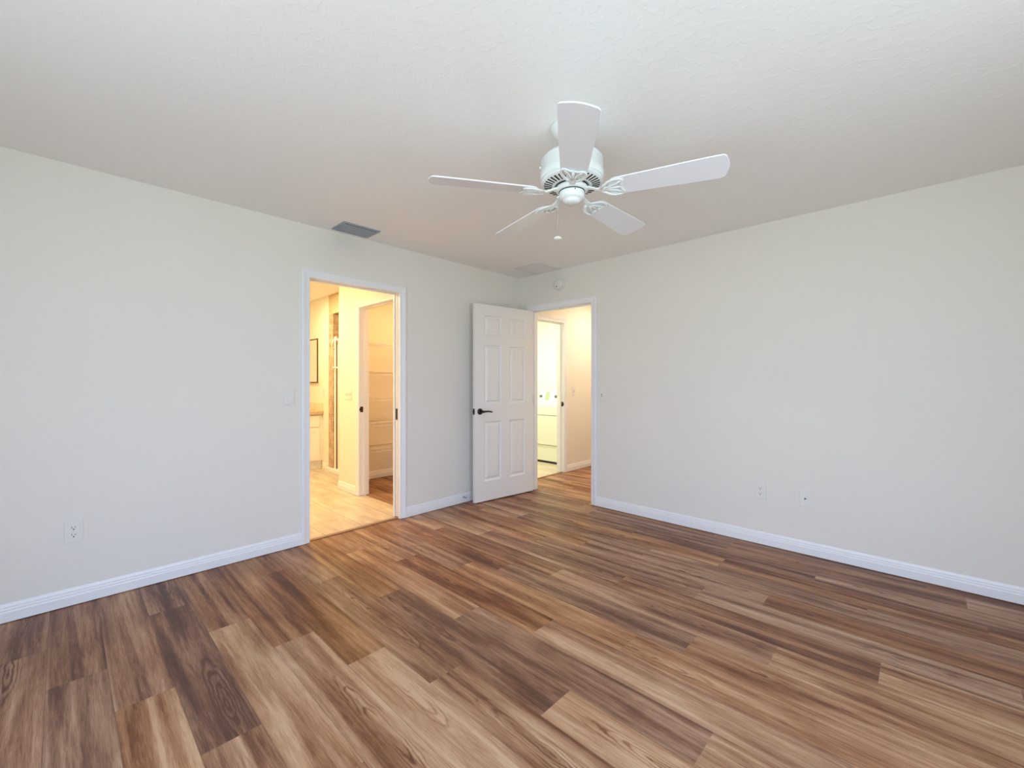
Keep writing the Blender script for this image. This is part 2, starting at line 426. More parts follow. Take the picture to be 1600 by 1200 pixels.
struct(b_, 'wall_window_side', M_WALL, label='wall with a window, right of the camera')
b_ = MB()
b_.box(-W, WB[0], RY-W, RY, -0.05, ZC); b_.box(WB[1], RX+W, RY-W, RY, -0.05, ZC)
b_.box(WB[0], WB[1], RY-W, RY, -0.05, WB[2]); b_.box(WB[0], WB[1], RY-W, RY, WB[3], ZC)
struct(b_, 'wall_back', M_WALL, label='wall with a window, behind the camera')
# windows behind and beside the camera
def window(name, horizontal, a0, a1, z0, z1, pos, lab):
    fr = MB(); gl = MB(); mid = (a0+a1)/2
    def bx(m, p0, p1, d0, d1, q0, q1):
        if horizontal: m.box(p0, p1, pos+d0, pos+d1, q0, q1)
        else: m.box(pos+d0, pos+d1, p0, p1, q0, q1)
    for p0, p1, q0, q1 in ((a0, a0+0.05, z0, z1), (a1-0.05, a1, z0, z1), (a0+0.05, a1-0.05, z0, z0+0.05), (a0+0.05, a1-0.05, z1-0.05, z1), (mid-0.025, mid+0.025, z0+0.05, z1-0.05)):
        bx(fr, p0, p1, -0.03, 0.03, q0, q1)
    o = struct(fr, name, M_TRIM, label=lab)
    for p0, p1 in ((a0+0.05, mid-0.025), (mid+0.025, a1-0.05)):
        g = MB(); bx(g, p0, p1, -0.003, 0.003, z0+0.05, z1-0.05); g.build('window_pane', M_GLASS, o)
window('window_1', True, WB[0], WB[1], WB[2], WB[3], RY-0.055, 'white window behind the camera')
window('window_2', False, WR[0], WR[1], WR[2], WR[3], RX+0.055, 'white window right of the camera')
# bathroom shell
b_ = MB()
b_.box(-1.48, CX0-J, CY, CY+W, -0.05, ZC); b_.box(CX0-J, CX1+J, CY, CY+W, ZD+J, ZC); b_.box(CX1+J, -W, CY, CY+W, -0.05, ZC)
b_.box(-1.69, -1.66, CY+W, 0.0, -0.05, ZC); b_.box(-1.66, -1.48, CY+W-0.012, CY+W, -0.05, ZC)
struct(b_, 'wall_closet', M_WARMWALL, label='cream wall between bathroom and closet, with the closet doorway')
struct(MB().box(-3.6, -2.56, -1.11, -1.01, -0.05, ZC), 'wall_vanity_side', M_WARMWALL, label='cream bathroom wall with the mirror')
struct(MB().box(-3.6, -3.5, -3.3, -1.11, -0.05, ZC), 'wall_bathroom_back', M_WARMWALL, label='far wall of the bathroom')
struct(MB().box(-3.5, -W, -3.3, -3.2, -0.05, ZC), 'wall_bathroom_front', M_WARMWALL, label='near wall of the bathroom')
b_ = MB(); b_.box(-2.56, -2.42, -1.11, -0.2, -0.05, 2.155); b_.box(-2.42, -1.69, -0.2, -0.1, -0.05, 2.155)
struct(b_, 'wall_shower', M_SHTILE, label='tan mosaic tile on the shower wall')
b_ = MB(); b_.box(-2.56, -1.69, -1.11, -1.03, 2.155, ZC); b_.box(-2.56, -2.42, -1.03, -0.2, 2.155, ZC); b_.box(-2.42, -1.69, -0.2, -0.1, 2.155, ZC)
struct(b_, 'wall_shower_header', M_SHHEAD, label='plain tan band above the shower tile')
struct(MB().box(-2.58, -1.69, -1.15, -1.03, 0.0, 0.05, bev=0.006), 'trim_shower_curb', M_TRIM, label='white curb under the shower door')
# hall and laundry shell
b_ = MB(); b_.box(-0.24, -0.13, W, LY0-J, -0.05, ZC); b_.box(-0.24, -0.13, LY0-J, LY1+J, ZD+J, ZC); b_.box(-0.24, -0.13, LY1+J, 3.3, -0.05, ZC)
struct(b_, 'wall_hall', M_WARMWALL, label='cream hall wall with the laundry doorway')
struct(MB().box(1.25, 1.35, W, 3.3, -0.05, ZC), 'wall_hall_opposite', M_WARMWALL, label='hall wall opposite the laundry doorway')
struct(MB().box(-0.13, 1.25, 3.2, 3.3, -0.05, ZC), 'wall_hall_end', M_WARMWALL, label='end wall of the hall')
struct(MB().box(-2.3, -0.24, 2.2, 2.3, -0.05, ZC), 'wall_laundry_back', M_LAUNDRYWALL, label='white laundry wall behind the dryer')
struct(MB().box(-2.3, -2.2, W, 2.2, -0.05, ZC), 'wall_laundry_far', M_LAUNDRYWALL, label='far wall of the laundry room')

# ------------------------------------------------------------------ casings, jambs, baseboards
CAS = [(0,0),(0,.007),(.006,.010),(.020,.010),(.026,.012),(.040,.016),(.052,.018),(.058,.016),(.060,.012),(.060,0)]
def casing(name, x0, x1, zt, loc, rz, lab=None):
    """mitred door casing; local x along the wall, -y out of the wall"""
    rings = []
    for cx_, sx, zz, up in ((x0, -1, 0.004, 0), (x0, -1, zt, 1), (x1, 1, zt, 1), (x1, 1, 0.004, 0)):
        rings.append([(cx_+sx*u, -d-0.0005, zz+up*u) for u, d in CAS])
    return struct(MB().loft(rings), name, M_TRIM, loc, (0,0,rz), lab)
def jamb(name, x0, x1, zt, depth, loc, rz, lab=None, right=True, stop=None):
    b = MB()
    b.box(x0-J+0.001, x0, 0, depth, 0.003, zt)
    if right: b.box(x1, x1+J-0.001, 0, depth, 0.003, zt)
    b.box(x0-J+0.001, x1+J-0.001, 0, depth, zt, zt+J-0.001)
    if stop:
        s0, s1 = stop
        b.box(x0, x0+0.011, s0, s1, 0.003, zt); b.box(x0+0.011, x1-0.011, s0, s1, zt-0.011, zt)
        if right: b.box(x1-0.011, x1, s0, s1, 0.003, zt)
    return struct(b, name, M_TRIM, loc, (0,0,rz), lab)
R90 = PI/2
# local y runs INTO the wall from the room
casing('trim_1', BY0, BY1, ZD, (0,0,0), R90, 'white casing round the bathroom doorway')
casing('trim_2', HX0, HX1, ZD, (0,0,0), 0, 'white casing round the hall doorway')
casing('trim_3', CX0, CX1, ZD, (0,CY,0), 0, 'white casing round the closet doorway')
casing('trim_4', LY0, LY1, ZD, (-0.13,0,0), R90, 'white casing round the laundry doorway')
jamb('trim_5', HX0, HX1, ZD, W, (0,0,0), 0, 'white jamb of the hall doorway', stop=(0.045, 0.075))
jamb('trim_6', CX0, CX1, ZD, W, (0,CY,0), 0, 'white jamb of the closet doorway', stop=(0.045, 0.075))
jamb('trim_7', LY0, LY1, ZD, W, (-0.13,0,0), R90, 'white jamb of the laundry doorway', stop=(0.05, 0.11))
# pocket door jamb: two strips with the door edge in the slot
b_ = MB()
b_.box(-W, 0, BY0-J+0.001, BY0, 0.003, ZD)
for x0, x1 in ((-W, -0.086), (-0.024, 0)):
    b_.box(x0, x1, BY1, BY1+J-0.001, 0.003, ZD)
    b_.box(x0, x1, BY0-J+0.001, BY1+J-0.001, ZD, ZD+J-0.001)
b_.box(-0.086, -0.024, BY0, BY1+J, ZD+0.0185, ZD+0.0195)
struct(b_, 'trim_8', M_TRIM, label='white split jamb of the bathroom pocket door')
pd = struct(MB().box(-0.071, -0.039, BY1+0.004, BY1+0.80, 0.012, ZD+0.012, bev=0.002), 'door_2', M_DOOR, label='white pocket door slid into the wall, edge showing')
lk = MB(); lk.box(-0.068, -0.041, BY1+0.0015, BY1+0.0045, 0.885, 0.985); lk.box(-0.060, -0.049, BY1-0.001, BY1+0.002, 0.91, 0.96)
lk.build('edge_pull', M_BRONZE, pd)['label'] = 'dark bronze edge pull'
# strike plates on the jambs
def strike(loc, rz, sgn, lab):
    b = MB(); b.box(min(0, sgn*0.0015), max(0, sgn*0.0015), -0.016, 0.016, -0.03, 0.03); b.box(min(0, sgn*0.003), max(0, sgn*0.003), -0.024, -0.014, -0.014, 0.014)
    o = b.build('strike_plate', M_BRONZE, None, loc, (0,0,rz)); tag(o, lab, 'strike plate')
strike((HX1-0.0005, 0.025, 0.925), 0, -1, 'dark strike plate on the right jamb of the hall doorway')
strike((CX0+0.0005, CY+0.025, 0.93), 0, 1, 'dark strike plate on the closet jamb seen through the bathroom doorway')
strike((-0.155, LY1-0.0005, 0.925), R90, -1, 'dark strike plate on the laundry doorway jamb')

BB = [(0,0.004),(0.014,0.004),(0.014,0.052),(0.011,0.058),(0.011,0.066),(0.008,0.072),(0.008,0.080),(0.004,0.092),(0.0,0.095)]
def base(name, axis, a0, a1, pos, sgn, lab=None):
    """axis: direction it runs; sgn: which way it sticks out"""
    struct(MB().prism([(pos+sgn*(d+0.0005), z) for d, z in BB], axis, a0, a1), name, M_TRIM, label=lab)
C = 0.0605
base('baseboard_left', 'Y', RY, BY0-C, 0, 1, 'white baseboard left of the bathroom doorway')
base('baseboard_left.001', 'Y', BY1+C, -0.015, 0, 1, 'white baseboard between the two doorways')
base('baseboard_right', 'X', HX1+C, RX, 0, -1, 'white baseboard along the right wall')
base('baseboard_right.001', 'X', 0.0, HX0-C, 0, -1, 'short white baseboard in the corner behind the open door')
base('baseboard_window_side', 'Y', RY, -0.015, RX, -1, 'white baseboard right of the camera')
base('baseboard_back', 'X', 0.015, RX-0.015, RY, 1, 'white baseboard behind the camera')
base('baseboard_bathroom', 'X', -1.48, CX0-C, CY, -1, 'white baseboard left of the closet doorway')
base('baseboard_vanity_side', 'X', -2.73, -2.59, -1.11, -1, 'white baseboard between vanity and shower')
base('baseboard_closet', 'Y', CY+W, -0.001, -1.66, 1, 'white baseboard in the closet')
base('baseboard_hall', 'Y', LY1+C, 3.2, -0.13, 1, 'white baseboard in the hall')
base('baseboard_laundry', 'X', -2.2, -0.24, 2.2, -1, 'white baseboard in the laundry')
def threshold(name, x0, x1, y0, y1, lab):
    b = MB(); b.box(x0, x1, y0, y1, 0.0005, 0.007, bev=0.002)
    struct(b, name, M_THRESH, label=lab)
threshold('trim_9', -0.060, -0.020, BY0, BY1, 'brown threshold strip at the bathroom doorway')
threshold('trim_10', CX0, CX1, CY+0.070, CY+0.105, 'brown threshold strip at the closet doorway')
threshold('trim_11', -0.175, -0.135, LY0, LY1, 'brown threshold strip at the laundry doorway')

# ------------------------------------------------------------------ six panel bedroom door
def panel_slab(w, h, t, xs, zs):
    """slab x 0..w, y 0..t, z 0..h; xs / zs are cut lists; odd cells are raised panels"""
    b = MB()
    for side in (0, 1):
        def P(x, z, d): return (x, d if side == 0 else t-d, z)
        for i in range(len(xs)-1):
            for k in range(len(zs)-1):
                x0, x1, z0, z1 = xs[i], xs[i+1], zs[k], zs[k+1]
                if i % 2 and k % 2:
                    prev = None
                    for ins, d in ((0, 0), (0.003, 0.001), (0.010, 0.010), (0.016, 0.0125), (0.024, 0.0125), (0.042, 0.003), (0.047, 0.002)):
                        ring = [P(x0+ins, z0+ins, d), P(x1-ins, z0+ins, d), P(x1-ins, z1-ins, d), P(x0+ins, z1-ins, d)]
                        if prev:
                            for q in range(4):
                                b._faces([prev[q], prev[(q+1)%4], ring[(q+1)%4], ring[q]], [(0,1,2,3)])
                        prev = ring
                    b._faces(prev, [(0,1,2,3)])
                else:
                    b._faces([P(x0,z0,0), P(x1,z0,0), P(x1,z1,0), P(x0,z1,0)], [(0,1,2,3)])
    b._faces([(0,0,0),(w,0,0),(w,t,0),(0,t,0)], [(0,1,2,3)]); b._faces([(0,0,h),(w,0,h),(w,t,h),(0,t,h)], [(0,1,2,3)])
    b._faces([(0,0,0),(0,t,0),(0,t,h),(0,0,h)], [(0,1,2,3)]); b._faces([(w,0,0),(w,t,0),(w,t,h),(w,0,h)], [(0,1,2,3)])
    bmesh.ops.remove_doubles(b.bm, verts=list(b.bm.verts), dist=1e-5)
    return b
DW, DH, DT = 0.795, 2.005, 0.035
# local x runs from the hinge to the free edge, local -y is the face that looks into the room (world +X)
ang = math.atan2(-0.790, -0.082)
door = struct(panel_slab(DW, DH, DT, [0, 0.115, 0.345, 0.450, 0.680, DW], [0, 0.20, 0.81, 0.985, 1.595, 1.690, 1.895, DH]), 'door_1', M_DOOR,
              (HX0+0.004, -0.010, 0.012), (0, 0, ang), 'white six panel bedroom door standing open against the left wall')
# which face looks to +X?  local +y = (-sin, cos) of ang -> world (+0.99, ..): it is local +y
hb = MB()
yf = DT
hx, hz = DW-0.062, 0.915
hb.lathe([(0.001, -0.001),(0.031,-0.001),(0.032,0.004),(0.029,0.009),(0.020,0.012),(0.016,0.014)], (0,0,0), 28, axis='Y')
hdl = hb.build('door_handle', M_BRONZE, door, (hx, yf, hz), (0, 0, PI)); hdl['label'] = 'dark bronze lever handle'
lv = MB()
lv.lathe([(0.001,0.012),(0.011,0.012),(0.010,0.045),(0.013,0.048),(0.013,0.060),(0.009,0.064),(0.001,0.064)], (0,0,0), 20, axis='Y')
lv.tube([(0,-0.054,0),(0.03,-0.056,0.001),(0.065,-0.055,0.002),(0.095,-0.052,-0.002),(0.115,-0.048,-0.006),(0.120,-0.046,-0.008)], [0.011,0.009,0.008,0.0075,0.008,0.006], 12)
lv.build('lever', M_BRONZE, hdl)
hb = MB()
hb.lathe([(0.001, -0.001),(0.031,-0.001),(0.032,0.004),(0.029,0.009),(0.020,0.012),(0.011,0.045),(0.001,0.046)], (0,0,0), 28, axis='Y')
hb.tube([(0,-0.04,0),(-0.06,-0.042,0.001),(-0.115,-0.036,-0.006)], [0.010,0.008,0.007], 12)
hb.build('door_handle', M_BRONZE, door, (hx, 0, hz), (0,0,0))['label'] = 'dark bronze lever handle on the hidden face'
lp = MB(); lp.box(DW-0.001, DW+0.0015, 0.005, DT-0.005, hz-0.03, hz+0.03); lp.box(DW, DW+0.010, 0.011, DT-0.011, hz-0.012, hz+0.012, bev=0.003)
lp.build('latch_plate', M_BRONZE, door)['label'] = 'dark bronze latch plate'
for hz_ in (0.22, 1.02, 1.80):
    hg = MB(); hg.tube([(-0.002, DT+0.003, hz_-0.045), (-0.002, DT+0.003, hz_+0.045)], 0.006, 12)
    hg.build('hinge', M_DOOR, door)

# spring door stop on the baseboard behind the door
ds = thing('door_stop', 'small spring door stop on the baseboard left of the open bedroom door', 'door stop', (0.0145, -0.845, 0.060), 0)
sp_ = MB(); pts = []
for i in range(15*10+1):
    a = 2*PI*i/10; pts.append((0.006+0.058*i/150, 0.0055*math.cos(a), 0.0055*math.sin(a)))
sp_.tube(pts, 0.0014, 6); sp_.lathe([(0.001,0.0),(0.010,0.0),(0.009,0.006),(0.001,0.008)], (0,0,0), 16, axis='X')
sp_.build('spring', M_SPRING, ds)
MB().lathe([(0.001,0.062),(0.0085,0.062),(0.0085,0.072),(0.006,0.076),(0.001,0.076)], (0,0,0), 16, axis='X').build('rubber_tip', M_RUBBER, ds)

# ------------------------------------------------------------------ wall plates
def plate_body(wd, hg):
    return MB().box(-wd/2, wd/2, -0.006, -0.0003, -hg/2, hg/2, bev=0.0022)
def screws(t, pts):
    for x, z in pts:
        MB().lathe([(0.0005,0.0055),(0.0035,0.0055),(0.0030,0.0072),(0.0005,0.0074)], (x,0,z), 12, axis='Y').build('screw', M_PLATE, t)
def outlet(loc, rz, lab, group=None):
    t = thing('electrical_outlet', lab, 'outlet', loc, rz, group)
    plate_body(0.074, 0.118).build('cover_plate', M_PLATE, t)
    for dz in (0.020, -0.020):
        r = MB()
        poly = [(0.0165*math.cos(a) if abs(math.cos(a)) < 0.95 else 0.0165*math.cos(a), dz+max(-0.0125, min(0.0125, 0.0165*math.sin(a)))) for a in [2*PI*i/28 for i in range(28)]]
        r.prism(poly, 'Y', -0.0078, -0.005)
        ro = r.build('receptacle', M_PLATE, t)
        s = MB()
        s.box(-0.0085, -0.0058, -0.0082, -0.0076, dz+0.000, dz+0.009); s.box(0.0052, 0.0080, -0.0082, -0.0076, dz+0.001, dz+0.008)
        s.lathe([(0.0003,0.0076),(0.0034,0.0076),(0.0034,0.0082),(0.0003,0.0082)], (0,0,dz-0.007), 12, axis='Y')
        s.build('slots', M_SLOT, ro)
    screws(t, [(0, 0)])
    return t
outlet((0, -3.611, 0.403), R90, 'white duplex outlet on the left wall near the left photo edge')
outlet((2.490, 0, 0.401), 0, 'white duplex outlet low on the right wall, left of the jack plate')
outlet((-2.708, -1.11, 1.088), 0, 'cream outlet on the bathroom wall under the mirror')
t = thing('cable_jack_plate', 'white wall plate with one small dark jack, right of the outlet on the right wall', 'jack plate', (2.774, 0, 0.397), 0)
plate_body(0.072, 0.116).build('cover_plate', M_PLATE, t)
jk = MB(); jk.box(-0.008, 0.008, -0.0075, -0.005, -0.009, 0.007); ji = jk.build('jack', M_PLATE, t)
MB().box(-0.006, 0.006, -0.0082, -0.0074, -0.006, 0.004).build('socket', M_SLOT, ji)
screws(t, [(0, 0.042), (0, -0.042)])
def rocker(t, x, mat=M_PLATE):
    r = MB(); r.box(x-0.0165, x+0.0165, -0.0075, -0.005, -0.033, 0.033, bev=0.0006); ro = r.build('switch_frame', mat, t)
    MB().prism([(-0.0065, -0.029), (-0.0125, -0.029), (-0.0085, 0.002), (-0.0080, 0.029), (-0.0065, 0.029)], 'X', x-0.0135, x+0.0135).build('rocker', mat, ro)
def toggle(t, x, up=-1):
    o = MB().box(x-0.0055, x+0.0055, -0.0068, -0.005, -0.0125, 0.0125).build('toggle_slot', M_SLOT, t)
    MB().prism([(-0.006, -0.006), (-0.006, 0.006), (-0.017, 0.006+up*0.008), (-0.017, 0.000+up*0.008)], 'X', x-0.0045, x+0.0045).build('toggle', M_PLATE, t)
t = thing('light_switch', 'white single rocker switch left of the bathroom doorway', 'light switch', (0, -2.499, 1.113), R90)
plate_body(0.074, 0.118).build('cover_plate', M_PLATE, t); rocker(t, 0); screws(t, [(0, 0.048), (0, -0.048)])
t = thing('light_switch', 'beige-white double switch plate right of the hall doorway', 'light switch', (1.127, 0, 1.095), 0)
plate_body(0.116, 0.118).build('cover_plate', M_PLATE, t); toggle(t, -0.023); rocker(t, 0.023); screws(t, [(-0.023, 0.030), (-0.023, -0.030)])
t = thing('light_switch', 'cream triple switch plate on the closet wall in the bathroom', 'light switch', (-1.235, CY, 1.09), 0)
plate_body(0.160, 0.118).build('cover_plate', M_PLATE, t)
for x in (-0.046, 0, 0.046): toggle(t, x)
t = thing('light_switch', 'cream single switch on the hall wall beyond the doorway', 'light switch', (-0.13, 1.255, 1.10), R90)
plate_body(0.072, 0.118).build('cover_plate', M_PLATE, t); toggle(t, 0)

# smoke detector above the hall doorway
t = thing('smoke_detector', 'round white smoke detector on the wall above the hall doorway', 'smoke detector', (0.587, 0, 2.262), 0)
MB().lathe([(0.001,0.0003),(0.066,0.0003),(0.066,0.010),(0.060,0.014),(0.001,0.014)], n=40, axis='Y').build('base_ring', M_PLATE, t)
MB().lathe([(0.001,0.013),(0.054,0.013),(0.054,0.030),(0.050,0.037),(0.040,0.041),(0.001,0.042)], n=40, axis='Y').build('cover', M_PLATE, t)
MB().lathe([(0.0005,0.040),(0.007,0.040),(0.006,0.0425),(0.0005,0.043)], (-0.010,0,-0.026), 14, axis='Y').build('test_button', M_SLOT, t)

# ------------------------------------------------------------------ ceiling vent and ceiling panel
t = thing('air_vent', 'grey slatted metal air vent on the ceiling above the bathroom doorway', 'air vent', (0.166, -2.060, ZC-0.0005), 0)
b_ = MB(); vx, vy = 0.108, 0.148
for a0, a1, c0, c1 in ((-vx, vx, -vy, -vy+0.02), (-vx, vx, vy-0.02, vy), (-vx, -vx+0.02, -vy+0.02, vy-0.02), (vx-0.02, vx, -vy+0.02, vy-0.02)):
    b_.box(a0, a1, c0, c1, -0.007, 0)
b_.build('frame', M_VENT, t)
MB().box(-vx+0.021, vx-0.021, -vy+0.021, vy-0.021, -0.0015, 0).build('backing', M_DARK, t)
for i in range(6):
    x = -0.076 + i*0.0262
    MB().prism([(x-0.0135, -0.015), (x+0.0125, -0.003), (x+0.0125, -0.0018), (x-0.0135, -0.0138)], 'Y', -vy+0.021, vy-0.021).build('slat', M_VENT, t)
t = thing('ceiling_panel', 'flat pale square grille on the ceiling in the corner above the open door', 'ceiling panel', (0.455, -0.215, ZC-0.0005), 0)
M_GRILLE = plain('pale_grille_paint', (0.74, 0.74, 0.73), 0.6)
b_ = MB(); px_, py_ = 0.165, 0.190
for a0, a1, c0, c1 in ((-px_, px_, -py_, -py_+0.022), (-px_, px_, py_-0.022, py_), (-px_, -px_+0.022, -py_+0.022, py_-0.022), (px_-0.022, px_, -py_+0.022, py_-0.022)):
    b_.box(a0, a1, c0, c1, -0.006, 0)
b_.build('frame', M_GRILLE, t)
b_ = MB()
b_.box(-px_+0.0225, px_-0.0225, -py_+0.0225, py_-0.0225, -0.001, 0)
for i in range(22):
    y = -py_+0.030+i*0.0158
    b_.prism([(y, -0.0015), (y+0.012, -0.0045), (y+0.012, -0.001), (y, -0.001)], 'X', -px_+0.0225, px_-0.0225)
b_.build('louvers', M_GRILLE, t)

# ------------------------------------------------------------------ ceiling fan
FC = (2.1894, -2.0030, ZC)
FZ = 2.105-ZC         # blade plane
fan = thing('ceiling_fan', 'white five blade ceiling fan with pull chain, no lamp', 'ceiling fan', FC, 0)
MB().lathe([(0.001,-0.0003),(0.096,-0.0003),(0.099,-0.008),(0.092,-0.022),(0.075,-0.037),(0.045,-0.052),(0.024,-0.060),(0.001,-0.060)], n=48).build('canopy', M_FAN, fan)
MB().lathe([(0.001,-0.055),(0.014,-0.055),(0.014,-0.115),(0.001,-0.115)], n=24).build('downrod', M_FAN, fan)
z_ = lambda a: a-ZC
mh = MB().lathe([(0.001,z_(2.318)),(0.030,z_(2.318)),(0.040,z_(2.300)),(0.095,z_(2.288)),(0.128,z_(2.276)),(0.141,z_(2.262)),(0.144,z_(2.258)),(0.144,z_(2.205)),(0.147,z_(2.202)),(0.147,z_(2.170)),(0.144,z_(2.165)),(0.001,z_(2.165))], n=64)
mho = mh.build('motor_housing', M_FAN, fan)
for a in range(4):
    an = math.radians(YAW*180/PI+a*90+4)
    MB().lathe([(0.0005,0.0),(0.006,0.0),(0.006,0.006),(0.004,0.008),(0.0005,0.008)], n=12, axis='X').build('screw', M_FAN, mho, (0.1445*math.cos(an), 0.1445*math.sin(an), z_(2.225)), (0,0,an))
# vented ring under the motor, slots are dark radial blocks, the recess shade put into their colour
vr = MB().lathe([(0.001,z_(2.166)),(0.146,z_(2.166)),(0.140,z_(2.156)),(0.128,z_(2.148)),(0.088,z_(2.140)),(0.080,z_(2.139)),(0.080,z_(2.150)),(0.001,z_(2.150))], n=64)
ns = 36
for i in range(ns):
    a = 2*PI*i/ns; ca, sa = math.cos(a), math.sin(a)
    def pp(r, tn, z): return (r*ca-tn*sa, r*sa+tn*ca, z_(z))
    r0, r1, hw = 0.094, 0.130, 0.0036
    zb = lambda r: 2.140+(r-0.088)/(0.128-0.088)*0.008
    vs = [pp(r0,-hw,zb(r0)-0.0010), pp(r1,-hw*1.25,zb(r1)-0.0010), pp(r1,hw*1.25,zb(r1)-0.0010), pp(r0,hw,zb(r0)-0.0010),
          pp(r0,-hw,zb(r0)+0.002), pp(r1,-hw*1.25,zb(r1)+0.002), pp(r1,hw*1.25,zb(r1)+0.002), pp(r0,hw,zb(r0)+0.002)]
    vr._faces(vs, [(0,3,2,1),(4,5,6,7),(0,1,5,4),(1,2,6,5),(2,3,7,6),(3,0,4,7)], 1)
vr.build('vent_ring', [M_FAN, M_DARK], fan)
MB().lathe([(0.001,z_(2.149)),(0.066,z_(2.149)),(0.066,z_(2.137)),(0.001,z_(2.137))], n=48).build('shadow_gap', M_DARK, fan)
fw = MB().lathe([(0.001,z_(2.137)),(0.072,z_(2.137)),(0.074,z_(2.133)),(0.073,z_(2.119)),(0.068,z_(2.116)),(0.001,z_(2.116))], n=48)
fw.build('flywheel', M_FAN, fan)
MB().lathe([(0.001,z_(2.1165)),(0.0605,z_(2.1165)),(0.0605,z_(2.1125)),(0.001,z_(2.1125))], n=48).build('dark_ring', M_DARK, fan)  # thin dark disc between flywheel and switch housing
sh = MB().lathe([(0.001,z_(2.1130)),(0.0585,z_(2.1130)),(0.0590,z_(2.110)),(0.0580,z_(2.092)),(0.0540,z_(2.084)),(0.0440,z_(2.078)),(0.0420,z_(2.077)),(0.0415,z_(2.074)),(0.034,z_(2.068)),(0.032,z_(2.064)),(0.001,z_(2.062))], n=48)
sho = sh.build('switch_housing', M_FAN, fan)
an = YAW-PI/2+0.12
MB().lathe([(0.0003,0.0),(0.0026,0.0),(0.0026,0.003),(0.0003,0.003)], n=10, axis='X').build('screw', M_DARK, sho, (0.0570*math.cos(an), 0.0570*math.sin(an), z_(2.1065)), (0,0,an))
PIT = math.radians(-12.0)
def pit(r, y, z):
    k = max(0.0, min(1.0, (r-0.12)/0.05)); a = PIT*k
    return (r, y*math.cos(a)-z*math.sin(a), y*math.sin(a)+z*math.cos(a))
def blade_mesh():
    top = []
    R0, R1 = 0.172, 0.662
    half = lambda r: 0.056+0.016*min(1, (r-R0)/0.40)
    out = []
    # root, rounded
    for i in range(9):
        a = PI/2*(i/8); out.append((R0+0.035*(1-math.sin(a)), 0.020+(half(R0)-0.020)*(1-math.cos(a)) if False else 0))
    out = [(R0, 0.0)]
    for i in range(1, 9):
        a = PI/2*i/8; out.append((R0+0.040*(1-math.cos(a)), (half(R0+0.04)-0.024)*0+ 0.024+(half(R0+0.04)-0.024)*math.sin(a)))
    for r in (0.28, 0.40, 0.52, 0.60): out.append((r, half(r)))
    hw = half(0.62)
    for i in range(0, 7):
        a = PI/2*i/6; out.append((0.632+0.020*math.sin(a), hw-0.020+0.020*math.cos(a)))
    for y in (0.036, 0.018): out.append((R1-0.010*(y/0.052)**2, y))
    out.append((R1, 0.0))
    full = out + [(r, -y) for r, y in reversed(out[1:-1])]
    h = 0.0028
    rings = []
    for dz, ins in ((-h, 0.0015), (-h*0.4, 0), (h*0.4, 0), (h, 0.0015)):
        rings.append([pit(r-ins*(1 if r > 0.4 else -1), y*(1-ins*8), dz+FZ*0+0.004) for r, y in full])
    b = MB(); b.loft(rings, 0, True, True); return b
def iron_mesh():
    b = MB()
    def P(pts, dz=-0.0045): return [pit(r, y, z+dz) for r, y, z in pts]
    # arm from the flywheel to the node
    rings = []
    for r, hw, z, th in ((0.060,0.015,0.018,0.006),(0.085,0.013,0.016,0.006),(0.105,0.011,0.008,0.006),(0.125,0.012,0.000,0.006),(0.145,0.017,-0.003,0.006),(0.160,0.014,-0.004,0.005),(0.172,0.008,-0.004,0.004)):
        rings.append([pit(r, hw, z-th/2), pit(r, hw*0.6, z-th*0.9), pit(r, -hw*0.6, z-th*0.9), pit(r, -hw, z-th/2), pit(r, -hw, z+th/2), pit(r, hw, z+th/2)])
    b.loft(rings, 0, True, True)
    for s in (-1, 1):
        b.tube(P([(0.140, s*0.010, 0),(0.155, s*0.028, 0),(0.175, s*0.045, 0),(0.198, s*0.053, 0),(0.222, s*0.053, 0),(0.236, s*0.046, 0),(0.238, s*0.036, 0),(0.230, s*0.022, 0),(0.228, s*0.010, 0),(0.232, 0, 0)]), [0.008,0.0085,0.008,0.0075,0.007,0.007,0.007,0.007,0.0065,0.0065], 10, flat=0.55)
        b.tube(P([(0.160, s*0.006, 0),(0.180, s*0.012, 0),(0.205, s*0.022, 0),(0.232, s*0.040, 0)]), [0.0075,0.006,0.0055,0.006], 10, flat=0.55)
    b.tube(P([(0.155, 0, 0),(0.185, 0, 0),(0.232, 0, 0)]), [0.009,0.006,0.0065], 10, flat=0.55)
    return b
blade0 = None
for k in range(5):
    rz = math.radians(307.86+72*k)
    if blade0 is None:
        blade0 = blade_mesh().build('fan_blade', M_BLADE, fan, (0,0,FZ), (0,0,rz))
        iron_mesh().build('blade_iron', M_FAN, blade0)
    else:
        c = copy_tree(blade0, fan); c.rotation_euler = (0,0,rz)
# pull chain on the left side of the switch housing
ca = YAW+PI; cxp, cyp = 0.066*math.cos(ca), 0.066*math.sin(ca)
sp2 = MB().tube([(0.052*math.cos(ca), 0.052*math.sin(ca), z_(2.096)), (cxp, cyp, z_(2.093)), (cxp*1.03, cyp*1.03, z_(2.087))], [0.005,0.0045,0.004], 10)
sp2.build('chain_spout', M_FAN, sho)
ch = MB(); ch.tube([(cxp, cyp, z_(2.090)), (cxp, cyp, z_(1.905))], 0.0013, 6)
for i in range(46):
    b = bmesh.new(); bmesh.ops.create_uvsphere(b, u_segments=6, v_segments=4, radius=0.0020)
    bmesh.ops.translate(b, verts=list(b.verts), vec=(cxp, cyp, z_(2.088-i*0.004))); ch.merge(b, 0, True)
b = bmesh.new(); bmesh.ops.create_uvsphere(b, u_segments=10, v_segments=8, radius=0.0042); bmesh.ops.translate(b, verts=list(b.verts), vec=(cxp, cyp, z_(2.028))); ch.merge(b, 0, True)
cho = ch.build('pull_chain', M_SPRING, fan)
